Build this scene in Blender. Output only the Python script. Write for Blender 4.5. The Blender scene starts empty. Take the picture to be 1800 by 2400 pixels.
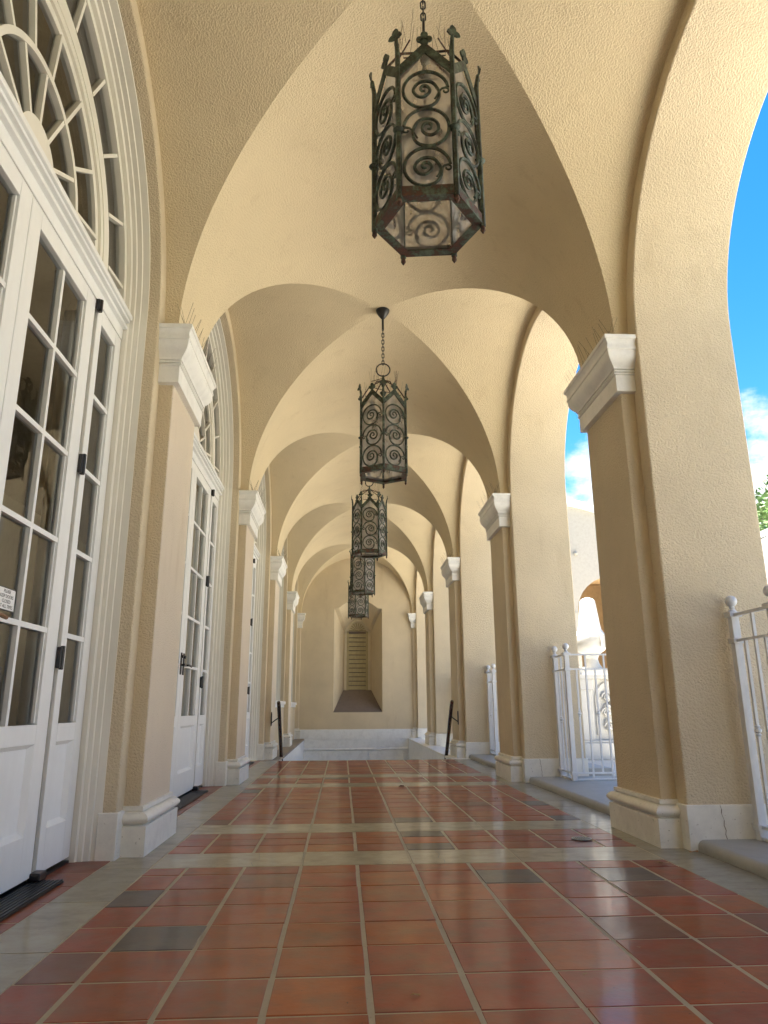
import bpy, math, random
from mathutils import Vector, Matrix
random.seed(7)
S = bpy.context.scene
COL = S.collection
PI = math.pi
R = math.radians

# ------------------------------------------------------------------ camera
yaw, pitch, roll = .0577, .2656, -.0055
cd = bpy.data.cameras.new('camera'); cam = bpy.data.objects.new('camera', cd); COL.objects.link(cam)
_R = Vector((math.cos(yaw), -math.sin(yaw), 0)); _F = Vector((math.sin(yaw), math.cos(yaw), 0)); _Z = Vector((0, 0, 1))
_fp = _F*math.cos(pitch)+_Z*math.sin(pitch); _up = -_F*math.sin(pitch)+_Z*math.cos(pitch)
_x = _R*math.cos(roll)+_up*math.sin(roll); _y = -_R*math.sin(roll)+_up*math.cos(roll)
m = Matrix((( _x.x, _y.x, -_fp.x, -.354), (_x.y, _y.y, -_fp.y, 0), (_x.z, _y.z, -_fp.z, .75), (0, 0, 0, 1)))
cam.matrix_world = m
cd.sensor_fit = 'VERTICAL'; cd.sensor_height = 36; cd.sensor_width = 27
cd.lens = 36*1676.96/2400; cd.clip_start = .05; cd.clip_end = 1500
S.camera = cam

# ------------------------------------------------------------------ sky, sun, exposure
SUN_EL, SUN_AZ = R(71), R(281)       # azimuth clockwise from +Y: high, over the roof on the left
w = bpy.data.worlds.new('World'); S.world = w; w.use_nodes = True
nt = w.node_tree; nt.nodes.clear()
N = nt.nodes.new
sky = N('ShaderNodeTexSky'); sky.sky_type = 'NISHITA'; sky.sun_disc = False
sky.sun_elevation = SUN_EL; sky.sun_rotation = SUN_AZ; sky.air_density = 1.0; sky.dust_density = .3; sky.ozone_density = 3.0
tc = N('ShaderNodeTexCoord'); sep = N('ShaderNodeSeparateXYZ')
nt.links.new(tc.outputs['Generated'], sep.inputs[0])
mp = N('ShaderNodeMapping'); mp.inputs['Scale'].default_value = (1, 1, 1.7); mp.inputs['Location'].default_value = (3.1, .4, .2)
nt.links.new(tc.outputs['Generated'], mp.inputs[0])
no = N('ShaderNodeTexNoise'); no.inputs['Scale'].default_value = 7.0; no.inputs['Detail'].default_value = 9; no.inputs['Roughness'].default_value = .6
nt.links.new(mp.outputs[0], no.inputs['Vector'])
# more cloud towards the horizon
el = N('ShaderNodeMapRange'); el.inputs['From Min'].default_value = .20; el.inputs['From Max'].default_value = .52
el.inputs['To Min'].default_value = .34; el.inputs['To Max'].default_value = -.36
nt.links.new(sep.outputs['Z'], el.inputs['Value'])
ad = N('ShaderNodeMath'); ad.operation = 'ADD'
nt.links.new(no.outputs['Fac'], ad.inputs[0]); nt.links.new(el.outputs[0], ad.inputs[1])
cr = N('ShaderNodeMapRange'); cr.interpolation_type = 'SMOOTHSTEP'
cr.inputs['From Min'].default_value = .47; cr.inputs['From Max'].default_value = .66
nt.links.new(ad.outputs[0], cr.inputs['Value'])
bg1 = N('ShaderNodeBackground'); bg1.inputs['Strength'].default_value = .06
hsv = N('ShaderNodeHueSaturation'); hsv.inputs['Saturation'].default_value = 1.38
nt.links.new(sky.outputs[0], hsv.inputs['Color']); nt.links.new(hsv.outputs[0], bg1.inputs['Color'])
bg2 = N('ShaderNodeBackground'); bg2.inputs['Strength'].default_value = .24; bg2.inputs['Color'].default_value = (.93, .96, 1, 1)
mx = N('ShaderNodeMixShader'); out = N('ShaderNodeOutputWorld')
nt.links.new(cr.outputs[0], mx.inputs[0]); nt.links.new(bg1.outputs[0], mx.inputs[1]); nt.links.new(bg2.outputs[0], mx.inputs[2])
nt.links.new(mx.outputs[0], out.inputs[0])
sd = bpy.data.lights.new('sun', 'SUN'); sd.energy = 5.0; sd.angle = R(.5); sd.color = (1, .95, .87)
sun = bpy.data.objects.new('sun', sd); COL.objects.link(sun)
sv = Vector((math.sin(SUN_AZ)*math.cos(SUN_EL), math.cos(SUN_AZ)*math.cos(SUN_EL), math.sin(SUN_EL)))
sun.rotation_euler = sv.to_track_quat('Z', 'Y').to_euler(); sun.location = (0, 0, 30)
S.view_settings.view_transform = 'Standard'; S.view_settings.look = 'None'
S.view_settings.exposure = 2.7; S.view_settings.gamma = 1
S.render.engine = 'CYCLES'
S.cycles.use_denoising = True
S.cycles.max_bounces = 14; S.cycles.diffuse_bounces = 6; S.cycles.glossy_bounces = 4
S.cycles.transmission_bounces = 6; S.cycles.transparent_max_bounces = 24
S.cycles.sample_clamp_indirect = 4.0
S.cycles.caustics_reflective = False; S.cycles.caustics_refractive = False

# ------------------------------------------------------------------ materials
def newmat(name):
    mt = bpy.data.materials.new(name); mt.use_nodes = True
    n = mt.node_tree; b = n.nodes['Principled BSDF']
    return mt, n, b
def pos(n, scale=(1, 1, 1)):
    g = n.nodes.new('ShaderNodeNewGeometry'); mpp = n.nodes.new('ShaderNodeMapping'); mpp.inputs['Scale'].default_value = scale
    n.links.new(g.outputs['Position'], mpp.inputs[0]); return mpp.outputs[0]
def noise(n, vec, scale, detail=3, rough=.5):
    t = n.nodes.new('ShaderNodeTexNoise'); t.inputs['Scale'].default_value = scale; t.inputs['Detail'].default_value = detail; t.inputs['Roughness'].default_value = rough
    n.links.new(vec, t.inputs['Vector']); return t.outputs['Fac']
def ramp(n, fac, stops):
    r = n.nodes.new('ShaderNodeValToRGB'); e = r.color_ramp.elements
    e[0].position, e[0].color = stops[0][0], (*stops[0][1], 1); e[1].position, e[1].color = stops[-1][0], (*stops[-1][1], 1)
    for p, c in stops[1:-1]:
        x = e.new(p); x.color = (*c, 1)
    n.links.new(fac, r.inputs[0]); return r.outputs[0]
def mixc(n, fac, a, b, mode='MIX'):
    mm = n.nodes.new('ShaderNodeMix'); mm.data_type = 'RGBA'; mm.blend_type = mode
    for s, v in ((0, fac), (6, a), (7, b)):
        if isinstance(v, (int, float)): mm.inputs[s].default_value = v
        elif isinstance(v, tuple): mm.inputs[s].default_value = (*v, 1)
        else: n.links.new(v, mm.inputs[s])
    return mm.outputs[2]
def bump(n, b, h, strength, dist):
    bb = n.nodes.new('ShaderNodeBump'); bb.inputs['Strength'].default_value = strength; bb.inputs['Distance'].default_value = dist
    n.links.new(h, bb.inputs['Height']); n.links.new(bb.outputs[0], b.inputs['Normal'])
def g(v): return (v, v, v)

def stucco(name, col, scale=58, dist=.009, var=.10):
    mt, n, b = newmat(name); p = pos(n)
    big = noise(n, p, 1.3, 4, .6)
    c = ramp(n, big, [(.3, tuple(x*(1-var) for x in col)), (.7, tuple(min(1, x*(1+var*.5)) for x in col))])
    st = ramp(n, noise(n, pos(n, (1.6, 1.6, .35)), 2.6, 7, .72), [(.56, g(0)), (.74, g(.55))])
    c = mixc(n, st, c, tuple(x*k_ for x, k_ in zip(col, (.80, .76, .70))))
    sp = ramp(n, noise(n, p, 75, 2), [(.70, g(0)), (.76, g(1))])
    c = mixc(n, sp, c, tuple(x*.62 for x in col))
    n.links.new(c, b.inputs['Base Color']); b.inputs['Roughness'].default_value = .85
    b.inputs['Specular IOR Level'].default_value = .2
    h = noise(n, p, scale, 3, .55)
    h2 = ramp(n, h, [(.35, g(0)), (.62, g(1))])
    bump(n, b, h2, .65, dist)
    return mt
STUCCO = stucco('ochre_stucco', (.69, .585, .41), 98, .006)
STUCCO_V = stucco('vault_stucco', (.715, .60, .395), 98, .0058, .06)
STUCCO_F = stucco('lit_stucco_smooth', (.70, .60, .465), 120, .003, .05)  # left shaft fronts: smoother, with the light they catch put into the colour

def stone(name, col, dirt=.5, rough=.6, dcol=(.16, .12, .08)):
    mt, n, b = newmat(name); p = pos(n)
    f = noise(n, p, 9, 6, .7)
    lo = noise(n, p, 2.2, 3)
    c = ramp(n, f, [(.28, tuple(x*.86 for x in col)), (.55, col)])
    spots = ramp(n, noise(n, p, 42, 4, .7), [(.64, g(0)), (.72, g(dirt))])
    c = mixc(n, spots, c, dcol)
    c = mixc(n, ramp(n, lo, [(.5, g(0)), (.85, g(dirt*.5))]), c, tuple(x*.6 for x in col))
    n.links.new(c, b.inputs['Base Color']); b.inputs['Roughness'].default_value = rough
    bump(n, b, f, .30, .003)
    return mt
STONE = stone('painted_base_stone', (.80, .78, .71), .8)
STONEW = stone('white_base_blocks', (.84, .85, .84), .2)
CAPST = stone('painted_capital_plaster', (.82, .81, .76), .12)
KERB = stone('kerb_concrete', (.36, .355, .33), .3, .55, (.06, .06, .05))
LEDGE = stone('stained_ledge_concrete', (.30, .26, .21), .5, .8, (.06, .05, .04))
MARBLE = stone('fountain_limestone', (.58, .565, .52), .2, .6)
PAVE = stone('courtyard_paving', (.62, .58, .50), .15, .8)
SILLC = stone('rough_sill_cement', (.21, .17, .145), .4, .9, (.04, .03, .03))
FAC = stone('pale_facade_plaster', (.38, .35, .30), .05, .85)
FACR = stone('bounce_lit_ochre_plaster', (.55, .37, .19), .05, .85)  # ochre of the passage; on the arch reveal it is painted bounce light
WHITEW = stone('white_wall_plaster', (.78, .78, .77), .08, .8)

def paint(name, col, rough=.35, wear=.12):
    mt, n, b = newmat(name); p = pos(n, (1, 1, .35))
    f = noise(n, p, 14, 5, .65)
    c = ramp(n, f, [(.28, tuple(x*(1-wear) for x in col)), (.65, col)])
    n.links.new(c, b.inputs['Base Color']); b.inputs['Roughness'].default_value = rough
    bump(n, b, f, .12, .002)
    return mt
WPAINT = paint('white_gloss_paint', (.86, .87, .86), .35, .05)
CASING = paint('cream_casing_paint', (.80, .775, .69), .4, .05)
FPAINT = paint('fence_white_paint', (.72, .73, .74), .35, .2)
BLACK = paint('black_hardware', (.012, .012, .014), .35, .3)
GAP = paint('shaded_door_post', (.30, .27, .22), .5)  # shade in the gap between leaves put into the post's colour
BRASS = paint('aged_brass', (.25, .13, .06), .35, .4)
RAILM = paint('dark_brown_wood_rail', (.045, .018, .012), .25, .5)
IRON = paint('dark_iron', (.03, .027, .025), .5, .3)
CURT = paint('curtain_cloth', (.70, .67, .60), .9, .1)
DRAIN = paint('worn_grey_metal', (.22, .22, .21), .3, .3)
SHUT = paint('olive_shutter_boards', (.46, .40, .235), .6, .2)
CASING_N = paint('niche_casing_paint', (.62, .55, .40), .5)
ROOMW = paint('room_tan_wall', (.52, .42, .28), .9, .1)
ROOMF = paint('room_brown_floor', (.16, .10, .06), .4, .2)
BULB = paint('white_bulb_glass', (.85, .85, .85), .2, .05)
ROOFM = paint('roof_surface', (.4, .36, .3), .9, .1)

mt, n, b = newmat('verdigris_iron'); p = pos(n)
f = noise(n, p, 22, 6, .7); f2 = noise(n, p, 60, 4, .7)
c = ramp(n, f, [(.36, (.012, .014, .010)), (.50, (.038, .050, .033)), (.62, (.085, .12, .086)), (.72, (.10, .05, .03))])
c = mixc(n, ramp(n, f2, [(.58, g(0)), (.66, g(.8))]), c, (.085, .035, .022))
n.links.new(c, b.inputs['Base Color']); b.inputs['Roughness'].default_value = .55; b.inputs['Metallic'].default_value = .15
bump(n, b, f2, .5, .003); VERD = mt
mt, n, b = newmat('rusty_iron'); p = pos(n)
f = noise(n, p, 30, 6, .7)
c = ramp(n, f, [(.38, (.018, .012, .010)), (.52, (.085, .036, .022)), (.66, (.11, .12, .08))])
n.links.new(c, b.inputs['Base Color']); b.inputs['Roughness'].default_value = .8; bump(n, b, f, .6, .004); RUST = mt

mt, n, b = newmat('rusted_green_iron'); p = pos(n)
f = noise(n, p, 17, 6, .75)
c = ramp(n, f, [(.36, (.10, .035, .018)), (.48, (.055, .028, .018)), (.54, (.060, .075, .048)), (.66, (.10, .135, .095))])
n.links.new(c, b.inputs['Base Color']); b.inputs['Roughness'].default_value = .7; bump(n, b, noise(n, p, 50, 4, .7), .6, .003); RIM = mt

def glass(name, tint=.92):
    mt = bpy.data.materials.new(name); mt.use_nodes = True; n = mt.node_tree; n.nodes.clear()
    tr = n.nodes.new('ShaderNodeBsdfTransparent'); tr.inputs[0].default_value = (tint*.97, tint, tint*.98, 1)
    gl = n.nodes.new('ShaderNodeBsdfGlossy'); gl.inputs['Roughness'].default_value = .015; gl.inputs[0].default_value = (1, 1, 1, 1)
    fr = n.nodes.new('ShaderNodeFresnel'); fr.inputs[0].default_value = 1.52
    mx = n.nodes.new('ShaderNodeMixShader'); o = n.nodes.new('ShaderNodeOutputMaterial')
    mth = n.nodes.new('ShaderNodeMath'); mth.operation = 'MULTIPLY'; mth.inputs[1].default_value = .95; mth.use_clamp = True
    g_ = n.nodes.new('ShaderNodeNewGeometry'); nn = n.nodes.new('ShaderNodeTexNoise'); nn.inputs['Scale'].default_value = 3.0
    n.links.new(g_.outputs['Position'], nn.inputs['Vector'])
    bb = n.nodes.new('ShaderNodeBump'); bb.inputs['Strength'].default_value = .08; bb.inputs['Distance'].default_value = .02
    n.links.new(nn.outputs['Fac'], bb.inputs['Height']); n.links.new(bb.outputs[0], gl.inputs['Normal'])
    n.links.new(fr.outputs[0], mth.inputs[0]); n.links.new(mth.outputs[0], mx.inputs[0])
    n.links.new(tr.outputs[0], mx.inputs[1]); n.links.new(gl.outputs[0], mx.inputs[2]); n.links.new(mx.outputs[0], o.inputs[0])
    return mt
GLASS = glass('window_glass', .76)
mt = bpy.data.materials.new('frosted_lantern_glass'); mt.use_nodes = True; n = mt.node_tree; n.nodes.clear()
p = pos(n, (1, 1, .5)); f = noise(n, p, 9, 4, .6)
c = ramp(n, f, [(.34, (.36, .31, .26)), (.5, (.55, .51, .47)), (.66, (.68, .66, .64))])
df = n.nodes.new('ShaderNodeBsdfDiffuse'); tl = n.nodes.new('ShaderNodeBsdfTranslucent'); tr = n.nodes.new('ShaderNodeBsdfTransparent'); gl = n.nodes.new('ShaderNodeBsdfGlossy')
gl.inputs['Roughness'].default_value = .25
n.links.new(c, df.inputs[0]); n.links.new(c, tl.inputs[0])
m1 = n.nodes.new('ShaderNodeMixShader'); m1.inputs[0].default_value = .55; n.links.new(df.outputs[0], m1.inputs[1]); n.links.new(tl.outputs[0], m1.inputs[2])
m2 = n.nodes.new('ShaderNodeMixShader'); m2.inputs[0].default_value = .50; n.links.new(m1.outputs[0], m2.inputs[1]); n.links.new(tr.outputs[0], m2.inputs[2])
m3 = n.nodes.new('ShaderNodeMixShader'); m3.inputs[0].default_value = .07; n.links.new(m2.outputs[0], m3.inputs[1]); n.links.new(gl.outputs[0], m3.inputs[2])
o = n.nodes.new('ShaderNodeOutputMaterial'); n.links.new(m3.outputs[0], o.inputs[0]); FROST = mt

def floormat(name, coat, rough, bumpd):
    mt, n, b = newmat(name); p = pos(n)
    at = n.nodes.new('ShaderNodeAttribute'); at.attribute_name = 'tint'
    f = noise(n, p, 16, 6, .65); ff = noise(n, pos(n, (.6, 1, 1)), 9, 7, .7)
    c = mixc(n, ramp(n, f, [(.35, g(.85)), (.65, g(0))]), at.outputs['Color'], (.86, .80, .76), 'MULTIPLY')
    c = mixc(n, ramp(n, ff, [(.44, g(.0)), (.68, g(.6))]), c, (.13, .075, .05))
    pit = ramp(n, noise(n, p, 62, 3, .6), [(.69, g(0)), (.73, g(.85))])
    c = mixc(n, pit, c, (.03, .016, .012))
    n.links.new(c, b.inputs['Base Color'])
    rr = n.nodes.new('ShaderNodeMapRange'); rr.inputs['To Min'].default_value = rough*.6; rr.inputs['To Max'].default_value = rough*1.7
    n.links.new(noise(n, p, 3.5, 6, .7), rr.inputs[0]); n.links.new(rr.outputs[0], b.inputs['Roughness'])
    b.inputs['Coat Weight'].default_value = coat; b.inputs['Coat Roughness'].default_value = .12
    b.inputs['Specular IOR Level'].default_value = .25
    hh = mixc(n, .22, noise(n, pos(n, (1, .45, 1)), 7, 2), noise(n, p, 60, 3))
    bump(n, b, hh, .35, bumpd)
    return mt
TILE = floormat('waxed_clay_tile', .45, .42, .008)
CONC = floormat('polished_border_concrete', .7, .38, .003)
GROUT = stone('sandy_grout', (.40, .335, .225), .6, .8, (.07, .06, .05))

def leafmat(name, c0, c1):
    mt, n, b = newmat(name); p = pos(n)
    n.links.new(ramp(n, noise(n, p, .9, 4, .7), [(.35, c0), (.65, c1)]), b.inputs['Base Color']); b.inputs['Roughness'].default_value = .6
    return mt
LEAF = leafmat('tree_foliage', (.035, .085, .018), (.11, .19, .035))
BARK = leafmat('tree_bark', (.07, .05, .035), (.12, .09, .06))
DRY = leafmat('dry_leaf', (.20, .09, .03), (.30, .16, .06))
GRASS = leafmat('lawn', (.05, .09, .02), (.08, .12, .03))

# ------------------------------------------------------------------ mesh helpers
class MB:
    def __init__(s): s.v = []; s.f = []; s.m = []; s.sm = []; s.cur = 0; s.col = []; s.c = None
    def face(s, pts, smooth=False):
        i = len(s.v); s.v += [tuple(p) for p in pts]; s.f.append(tuple(range(i, i+len(pts)))); s.m.append(s.cur); s.sm.append(smooth); s.col.append(s.c)
    def idx(s, f, smooth=False): s.f.append(tuple(f)); s.m.append(s.cur); s.sm.append(smooth); s.col.append(s.c)
    def box(s, x0, x1, y0, y1, z0, z1):
        x0, x1 = min(x0, x1), max(x0, x1); y0, y1 = min(y0, y1), max(y0, y1)
        i = len(s.v); s.v += [(x0, y0, z0), (x1, y0, z0), (x1, y1, z0), (x0, y1, z0), (x0, y0, z1), (x1, y0, z1), (x1, y1, z1), (x0, y1, z1)]
        for f in ((3, 2, 1, 0), (4, 5, 6, 7), (0, 1, 5, 4), (1, 2, 6, 5), (2, 3, 7, 6), (3, 0, 4, 7)): s.idx([i+k for k in f])
        return s
    def grid(s, rows, smooth=True, closed=False):
        i = len(s.v); nr, nc = len(rows), len(rows[0])
        for r in rows: s.v += [tuple(p) for p in r]
        for a in range(nr-1):
            for b_ in range(nc if closed else nc-1):
                c2 = (b_+1) % nc
                s.idx([i+a*nc+b_, i+a*nc+c2, i+(a+1)*nc+c2, i+(a+1)*nc+b_], smooth)
        return i, nr, nc
    def tube(s, pts, r, n=6, cap=True, closed=False):
        pts = [Vector(p) for p in pts]; L = len(pts); rows = []
        rad = r if isinstance(r, (list, tuple)) else [r]*L
        up = None
        for k, p in enumerate(pts):
            if closed: t = pts[(k+1) % L]-pts[k-1]
            else: t = pts[min(k+1, L-1)]-pts[max(k-1, 0)]
            t.normalize()
            if up is None:
                up = Vector((0, 0, 1)) if abs(t.z) < .9 else Vector((1, 0, 0))
                up = (up-t*up.dot(t)).normalized()
            else:
                up = up-t*up.dot(t)
                if up.length < 1e-5: up = Vector((1, 0, 0))-t*t.x
                up.normalize()
            w_ = t.cross(up)
            rows.append([p+(up*math.cos(2*PI*j/n)+w_*math.sin(2*PI*j/n))*rad[k] for j in range(n)])
        if closed: rows.append(rows[0])
        i, nr, nc = s.grid(rows, True, True)
        if cap and not closed:
            s.idx([i+j for j in range(n)][::-1]); s.idx([i+(nr-1)*nc+j for j in range(n)])
        return s
    def lathe(s, prof, c=(0, 0, 0), n=16, smooth=True):
        rows = [[(c[0]+r*math.cos(2*PI*j/n), c[1]+r*math.sin(2*PI*j/n), c[2]+z) for j in range(n)] for r, z in prof]
        i, nr, nc = s.grid(rows, smooth, True)
        s.idx([i+j for j in range(n)][::-1]); s.idx([i+(nr-1)*nc+j for j in range(n)])
        return s
    def prism(s, poly, axis, a, b):
        """poly of 2-D points extruded along an axis: 'x' -> (y,z), 'y' -> (x,z), 'z' -> (x,y)"""
        def P(q, t): return {'x': (t, q[0], q[1]), 'y': (q[0], t, q[1]), 'z': (q[0], q[1], t)}[axis]
        i = len(s.v); L = len(poly)
        s.v += [P(q, a) for q in poly]+[P(q, b) for q in poly]
        s.idx([i+k for k in range(L)][::-1]); s.idx([i+L+k for k in range(L)])
        for k in range(L):
            k2 = (k+1) % L; s.idx([i+k, i+k2, i+L+k2, i+L+k])
        return s
    def build(s, name, mats, parent=None, bev=0, fix=True):
        me = bpy.data.meshes.new(name); me.from_pydata(s.v, [], s.f)
        if not isinstance(mats, (list, tuple)): mats = [mats]
        for q in mats: me.materials.append(q)
        me.polygons.foreach_set('material_index', s.m); me.polygons.foreach_set('use_smooth', s.sm)
        if any(c is not None for c in s.col):
            ca = me.color_attributes.new('tint', 'FLOAT_COLOR', 'CORNER'); buf = []
            for pl, c in zip(me.polygons, s.col):
                buf += list((*(c or (.3, .3, .3)), 1.0))*pl.loop_total
            ca.data.foreach_set('color', buf)
        me.validate(); me.update()
        if fix:
            me.polygons.foreach_set('use_smooth', [True]*len(me.polygons))
            import bmesh
            bm = bmesh.new(); bm.from_mesh(me); bmesh.ops.remove_doubles(bm, verts=bm.verts, dist=1e-5)
            bmesh.ops.recalc_face_normals(bm, faces=bm.faces); bm.to_mesh(me); bm.free()
            me.set_sharp_from_angle(angle=R(33))
        o = bpy.data.objects.new(name, me); COL.objects.link(o)
        if parent: o.parent = parent
        if bev:
            mod = o.modifiers.new('edge', 'BEVEL'); mod.width = bev; mod.segments = 2 if bev < .01 else 3; mod.limit_method = 'ANGLE'; mod.angle_limit = R(40); mod.harden_normals = True
        return o
def tag(o, label, cat, group=None, kind=None):
    if label: o['label'] = label
    if cat: o['category'] = cat
    if group: o['group'] = group
    if kind: o['kind'] = kind
    return o
def thing(name, label, cat, loc=(0, 0, 0), group=None):
    o = bpy.data.objects.new(name, None); COL.objects.link(o); o.location = loc; o.empty_display_size = .1
    return tag(o, label, cat, group)
def struct(o, name=None): o['kind'] = 'structure'; return o
def copy_tree(o, parent=None):
    c = o.copy(); COL.objects.link(c)
    if parent: c.parent = parent
    for ch in list(o.children): copy_tree(ch, c)
    return c

# ------------------------------------------------------------------ layout constants
BAY = 3.572
def pk(k): return 4.507+(k-1)*BAY            # pilaster centres, k=1..5
def bc(k): return 2.721+k*BAY                # bay centres
WX, SX = 1.515, 1.425                        # wall plane, pilaster face
AR, SPR = 1.335, 3.10                        # opening arch radius and spring height
VB, VZ, VH = 1.455, 3.066, 1.465             # cross vault half span, spring, rise
SH = BAY/2-VB                                # pilaster shaft half width
YEND = 18.52; ZT = 4.75; XO = 2.155; XL = -1.61

# ------------------------------------------------------------------ arcade walls
def arched_wall(mb, xa, xb, openings, y0, y1, ztop):
    """one clean comb-shaped solid; xa = corridor face, xb = far face; openings = list of (centre, sill)"""
    NA = 44; poly = [(y0, -.02)]
    for c, sill in openings:
        poly.append((c-AR, -.02))
        poly += [(c-AR*math.cos(PI*i/NA), SPR+AR*math.sin(PI*i/NA)) for i in range(NA+1)]
        poly.append((c+AR, -.02))
    poly += [(y1, -.02), (y1, ztop), (y0, ztop)]
    mb.prism(poly, 'x', xa, xb)

rw = thing('arcade_wall', 'ochre stucco outer wall of round arches open to the courtyard, on the right', 'wall', (WX, 0, 0))
def ch(mb, name, mat, par, **k):
    o = mb.build(name, mat, par, **k)
    o.matrix_parent_inverse = Matrix.Translation(-Vector(par.location)); return o
mb = MB(); arched_wall(mb, WX, XO, [(bc(k), None) for k in range(-2, 5)], -6.3, YEND+.6, ZT)
for k in (0, -1): mb.box(SX, WX, pk(k)-SH, pk(k)+SH, 0, VZ)
ch(mb, 'wall_face', STUCCO, rw, bev=.013)
def cracked(mb, x0, x1, y0, y1): mb.box(x0, x1, y0, y1, 0, .228)
for k in range(0, 6):
    mb = MB(); a, b_ = pk(k)-BAY/2+AR, pk(k)+BAY/2-AR
    if k == 5: b_ = YEND-.01
    mb.box(WX-.012, XO+.012, a-.014, b_+.014, -.02, .228)
    if k in (1, 2):
        mb.cur = 1; yf = a-.0152; cx = 1.690 if k == 1 else 1.665
        pts = [(cx, .226), (cx+.006, .205), (cx+.003, .185), (cx+.014, .150), (cx+.010, .125), (cx+.018, .10), (cx+.013, .08), (cx+.019, .056)]
        for (x1_, z1_), (x2_, z2_) in zip(pts, pts[1:]):
            w_ = .0012+.0016*((x1_*977) % 1); mb.face([(x1_-w_, yf, z1_), (x1_+w_, yf, z1_), (x2_+w_, yf, z2_), (x2_-w_, yf, z2_)])
    ch(mb, 'base_course', [STONE, LEDGE], rw, bev=.006)

lw = thing('arcade_wall', 'ochre stucco inner wall with deep arched door recesses, on the left', 'wall', (-WX, 0, 0))
mb = MB(); arched_wall(mb, -WX, XL, [(bc(k), None) for k in (0, 1, 2)]+[(bc(k), .74) for k in (3, 4)], -6.3, YEND+.6, ZT)
for k in (3, 4): mb.box(-WX-.004, XL, bc(k)-AR, bc(k)+AR, -.02, .74)
# thickness behind the face (rebated for the joinery)
mb.box(-1.80, XL, -6.3, bc(0)-AR-.02, -.02, ZT)
for k in range(1, 6): mb.box(-1.80, XL, pk(k)-BAY/2+AR+.03, pk(k)+BAY/2-AR-.03 if k < 5 else YEND+.6, -.02, ZT)
for k in (0, -1): mb.box(-SX, -WX, pk(k)-SH, pk(k)+SH, 0, VZ)
ch(mb, 'wall_face', STUCCO, lw, bev=.012)
for k in range(1, 6):
    mb = MB(); a, b_ = pk(k)-BAY/2+AR, pk(k)+BAY/2-AR
    if k == 5: b_ = YEND-.01
    mb.box(-WX+.012, XL+.002, a-.012, b_+.012, -.02, .228)
    ch(mb, 'base_course', STONE, lw, bev=.006)

# ------------------------------------------------------------------ groin vaults
mb = MB()
def vault(mb, c):
    NA = 28
    for sy in (-1, 1):                                   # longitudinal webs, from pilaster band to groin
        rows = []
        for i in range(2*NA+1):
            ph = PI*i/(2*NA); x = SX*math.cos(ph); z = VZ+VH*math.sin(ph)
            ya = c+sy*VB*abs(math.cos(ph)); ye = c+sy*BAY/2
            rows.append([(x, ya+(ye-ya)*t/5, z) for t in range(6)])
        mb.grid(rows, True)
    for sx in (-1, 1):                                   # cross webs, from groin to wall arch
        rows = []
        for i in range(2*NA+1):
            ps = PI*i/(2*NA); y = c+VB*math.cos(ps); z = VZ+VH*math.sin(ps)
            xa = sx*SX*abs(math.cos(ps)); xe = sx*(WX+.004)
            rows.append([(xa+(xe-xa)*t/5, y, z) for t in range(6)])
        mb.grid(rows, True)
for k in range(-2, 5): vault(mb, bc(k))
vo = mb.build('vaulted_ceiling', STUCCO_V, fix=False)
tag(vo, 'pale ochre groin vaulted plaster ceiling over the whole walkway', 'ceiling')
mb = MB(); mb.box(-6.5, XO+.10, -6.6, YEND+.9, ZT, ZT+.25); mb.box(XO-.2, XO, -6.6, YEND+.9, ZT+.25, ZT+.7); mb.box(XO-.24, XO+.05, -6.6, YEND+.9, ZT+.7, ZT+.78)
tag(mb.build('roof', ROOFM), 'flat roof with low parapet over the arcade', 'roof')
mb = MB(); mb.box(-1.8, XO, -6.5, -6.3, -.02, ZT)
tag(mb.build('rear_wall', STUCCO), 'ochre stucco wall closing the walkway behind the viewer', 'wall')

# ------------------------------------------------------------------ pilasters
def moulding(mb, side, yk, prof, ztop_cap=True, smooth=False):
    loops = []
    for off, z in prof:
        xf = side*(SX-off); xw = side*WX; ya, yb = yk-SH-off, yk+SH+off
        loops.append([(xw, ya, z), (xf, ya, z), (xf, yb, z), (xw, yb, z)])
    for a, b_ in zip(loops, loops[1:]):
        for j in range(3): mb.face([a[j], a[j+1], b_[j+1], b_[j]], False)
    mb.face(loops[0]); mb.face(loops[-1])
    i = 0
def arcp(o0, z0, o1, z1, bulge, n=6):
    r = []
    for i in range(n+1):
        t = i/n; s_ = math.sin(PI*t)*bulge
        r.append((o0+(o1-o0)*t+s_, z0+(z1-z0)*t))
    return r
BASEP = [(.046, -.02), (.046, .149), (.026, .151), (.026, .157)]+arcp(.040, .159, .030, .214, .022, 7)+[(.010, .216), (.010, .220), (.018, .221), (.018, .243), (.0, .245)]
CAPP = [(0, 2.695), (.036, 2.70), (.036, 2.812), (.046, 2.815), (.046, 2.822), (.030, 2.824), (.030, 2.831), (.044, 2.833), (.044, 2.842), (.032, 2.844), (.032, 2.849), (.048, 2.851), (.050, 2.862)]+\
       arcp(.052, 2.866, .094, 2.965, .014, 7)+[(.100, 2.968), (.100, 2.982)]+arcp(.098, 2.986, .106, 3.034, -.006, 5)+[(.114, 3.038), (.114, 3.064)]
for side, wall in ((-1, lw), (1, rw)):                       # the pier behind the viewer belongs to the wall
    mb = MB(); moulding(mb, side, pk(0), BASEP); ch(mb, 'pier_base', STONE, wall, bev=.003)
    mb = MB(); moulding(mb, side, pk(0), CAPP); ch(mb, 'pier_capital', CAPST, wall, bev=.002)
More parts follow.
